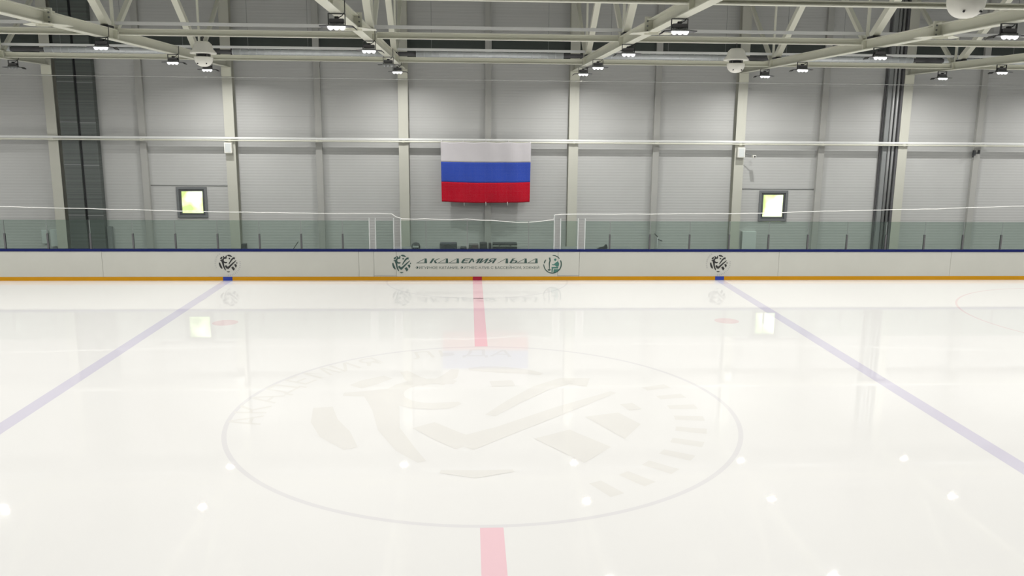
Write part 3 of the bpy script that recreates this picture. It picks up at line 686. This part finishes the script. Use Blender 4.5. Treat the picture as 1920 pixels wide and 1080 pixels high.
t = thing('security_camera', 'black wall camera on the slim post beyond the vertical pipes', 'security camera', (18.33, 15.872, 4.05))
MB().bbox(-0.19, -0.11, -0.10, 0.0, 0.05, 0.24, 0.015).build('camera_body', M['dark'], t)
MB().box(-0.12, 0.0, -0.02, 0.0, 0.12, 0.16).build('camera_mount', M['dark'], t)
MB().tube([(-0.20, -0.08, 0.0), (-0.15, -0.03, 0.06)], 0.03, 10).build('camera_head', M['dark'], t)
boxthing('junction_box', 'tiny black junction box on the slim post beyond the pipes', 'box', 18.34, 18.41, 15.82, 15.873, 4.17, 4.30, M['dark'])
boxthing('wall_cabinet', 'pale grey electrical cabinet beside the camera-arm column', 'cabinet', 9.76, 10.28, 15.82, 16.01, 0.45, 1.29, M['whitestrip'])
boxthing('switch_box', 'smaller of two pale wall boxes beside the duct column', 'box', -15.36, -15.17, 15.92, 16.01, 0.80, 1.28, M['whitestrip'], 'pale wall boxes')
boxthing('switch_box', 'larger of two pale wall boxes, touching the duct column', 'box', -15.05, -14.80, 15.90, 16.01, 0.70, 1.30, M['whitestrip'], 'pale wall boxes')
o = MB().tube([(-11.48, 16.005, 2.87), (-8.74, 16.005, 2.86)], 0.010, 6).build('cable_conduit', M['midgrey']); tag(o, 'thin grey conduit running above the window nearest the dark duct', 'conduit', kind='thing')
o = MB().tube([(9.64, 16.005, 2.84), (12.38, 16.005, 2.84)], 0.014, 6).build('cable_conduit', M['midgrey']); tag(o, 'thin grey conduit running above the window near the vertical pipes', 'conduit', kind='thing')
boxthing('fire_extinguisher_box', 'dark slim box on the wall just past the duct', 'box', -13.06, -12.90, 15.85, 16.01, 0.6, 1.42, M['midgrey'])

# ================================================================== players' bench and the gear on it
t = thing('bench_table', 'long grey table behind the boards under the bags', 'table', (0, 14.3, -0.03))
MB().bbox(-2.9, 5.4, -0.35, 0.45, 0.87, 0.91, 0.008).build('tabletop', M['midgrey'], t)
for x in (-2.7, 0.2, 2.4, 5.2):
    for y in (-0.28, 0.38): MB().bar((x, y, 0), (x, y, 0.87), 0.05, 0.05, (1, 0, 0)).build('leg', M['dark'], t)
TZ = 0.88
t = thing('hockey_helmet', 'black and white hockey helmet behind the tick emblem', 'helmet', (-2.08, 14.1, TZ))
pr = [(0.135, 0.0), (0.15, 0.06), (0.148, 0.12), (0.125, 0.18), (0.08, 0.22), (0.02, 0.235)]
MB().lathe(pr, (0, 0, 0), 20).build('helmet_shell', M['dark'], t)
MB().bbox(-0.10, 0.10, -0.165, -0.13, 0.07, 0.13, 0.01).build('visor_strip', M['whitestrip'], t)
b = MB()
for k in range(4): b.tube([(-0.10+k*0.066, -0.16, 0.0), (-0.10+k*0.066, -0.17, 0.08)], 0.006, 5)
b.build('cage', M['midgrey'], t)
def bag(name, label, cat, x0, x1, h, m, stripe=None, y=14.15, d=0.34, group=None):
    t = thing(name, label, cat, ((x0+x1)/2, y, TZ), group); L = (x1-x0)/2
    body = MB().bbox(-L, L, -d/2, d/2, 0, h, min(0.03, h/4)).build('bag_body', m, t)
    MB().tube([(-L*0.5, -d/2-0.006, h*0.55), (-L*0.3, -d/2-0.02, h*0.75), (L*0.3, -d/2-0.02, h*0.75), (L*0.5, -d/2-0.006, h*0.55)], 0.008, 6).build('handle', M['dark'], body)
    if stripe: MB().box(-L*0.98, L*0.98, -d/2-0.004, -d/2, h*0.52, h*0.64).build('stripe', stripe, t)
    return t
bag('equipment_case', 'dark blue grey equipment case behind the first big letters', 'case', -1.27, -0.68, 0.215, mat('slate case', (0.06, 0.065, 0.08), 0.5))
bag('glove', 'small black glove lying beside the dark blue case', 'glove', -0.57, -0.36, 0.075, M['dark'])
bag('cardboard_box', 'grey flat box behind the big lettering', 'box', -0.28, 0.05, 0.175, mat('grey card', (0.12, 0.125, 0.12), 0.7))
bag('equipment_case', 'square black case under the slim post behind the flag', 'case', 0.09, 0.35, 0.225, M['dark'])
bag('bottle_crate', 'narrow black crate beside the striped sports bag', 'crate', 0.39, 0.49, 0.20, M['dark'])
bag('sports_bag', 'long black sports bag with a white stripe', 'bag', 0.53, 1.37, 0.22, M['dark'], M['white'])
# skate boot further along
t = thing('ice_skate', 'black ice skate lying past the right gate', 'skate', (4.32, 14.1, TZ))
b = MB(); out = [(-0.18, 0.0), (0.16, 0.0), (0.17, 0.06), (0.14, 0.17), (0.10, 0.165), (0.05, 0.10), (-0.10, 0.07), (-0.18, 0.03)]
b.add([(x, -0.05, z) for x, z in out]+[(x, 0.05, z) for x, z in out], [tuple(range(8)), tuple(range(15, 7, -1))]+[(i, (i+1) % 8, 8+(i+1) % 8, 8+i) for i in range(8)]); b.build('boot', M['dark'], t)
# taps / small stand and a stick leaning
t = thing('water_tap', 'small grey tap with bent spouts on the wall past the right gate', 'tap', (6.62, 15.83, 0.6))
MB().tube([(0, 0, -0.63), (0, 0, 0.5)], 0.02, 8).build('pipe', M['pipe'], t); MB().tube([(0, 0, 0.48), (-0.13, -0.05, 0.62)], 0.02, 8).build('spout', M['darkgrey'], t); MB().tube([(0, 0, 0.40), (0.16, -0.05, 0.34)], 0.02, 8).build('spout', M['darkgrey'], t)
t = thing('hockey_stick', 'dark hockey stick leaning behind the glass left of the gate', 'hockey stick', (-6.05, 13.6, 0))
MB().bar((-0.75, 0.05, -0.02), (0.12, 0.0, 1.20), 0.03, 0.022).build('shaft', M['dark'], t); MB().bar((-0.75, 0.05, 0.0), (-1.02, 0.05, 0.02), 0.02, 0.06).build('blade', M['dark'], t)
boxthing('wall_box', 'small black box at the foot of the column by the duct-side window', 'box', -8.38, -8.22, 15.75, 15.95, -0.03, 0.82, M['dark'])
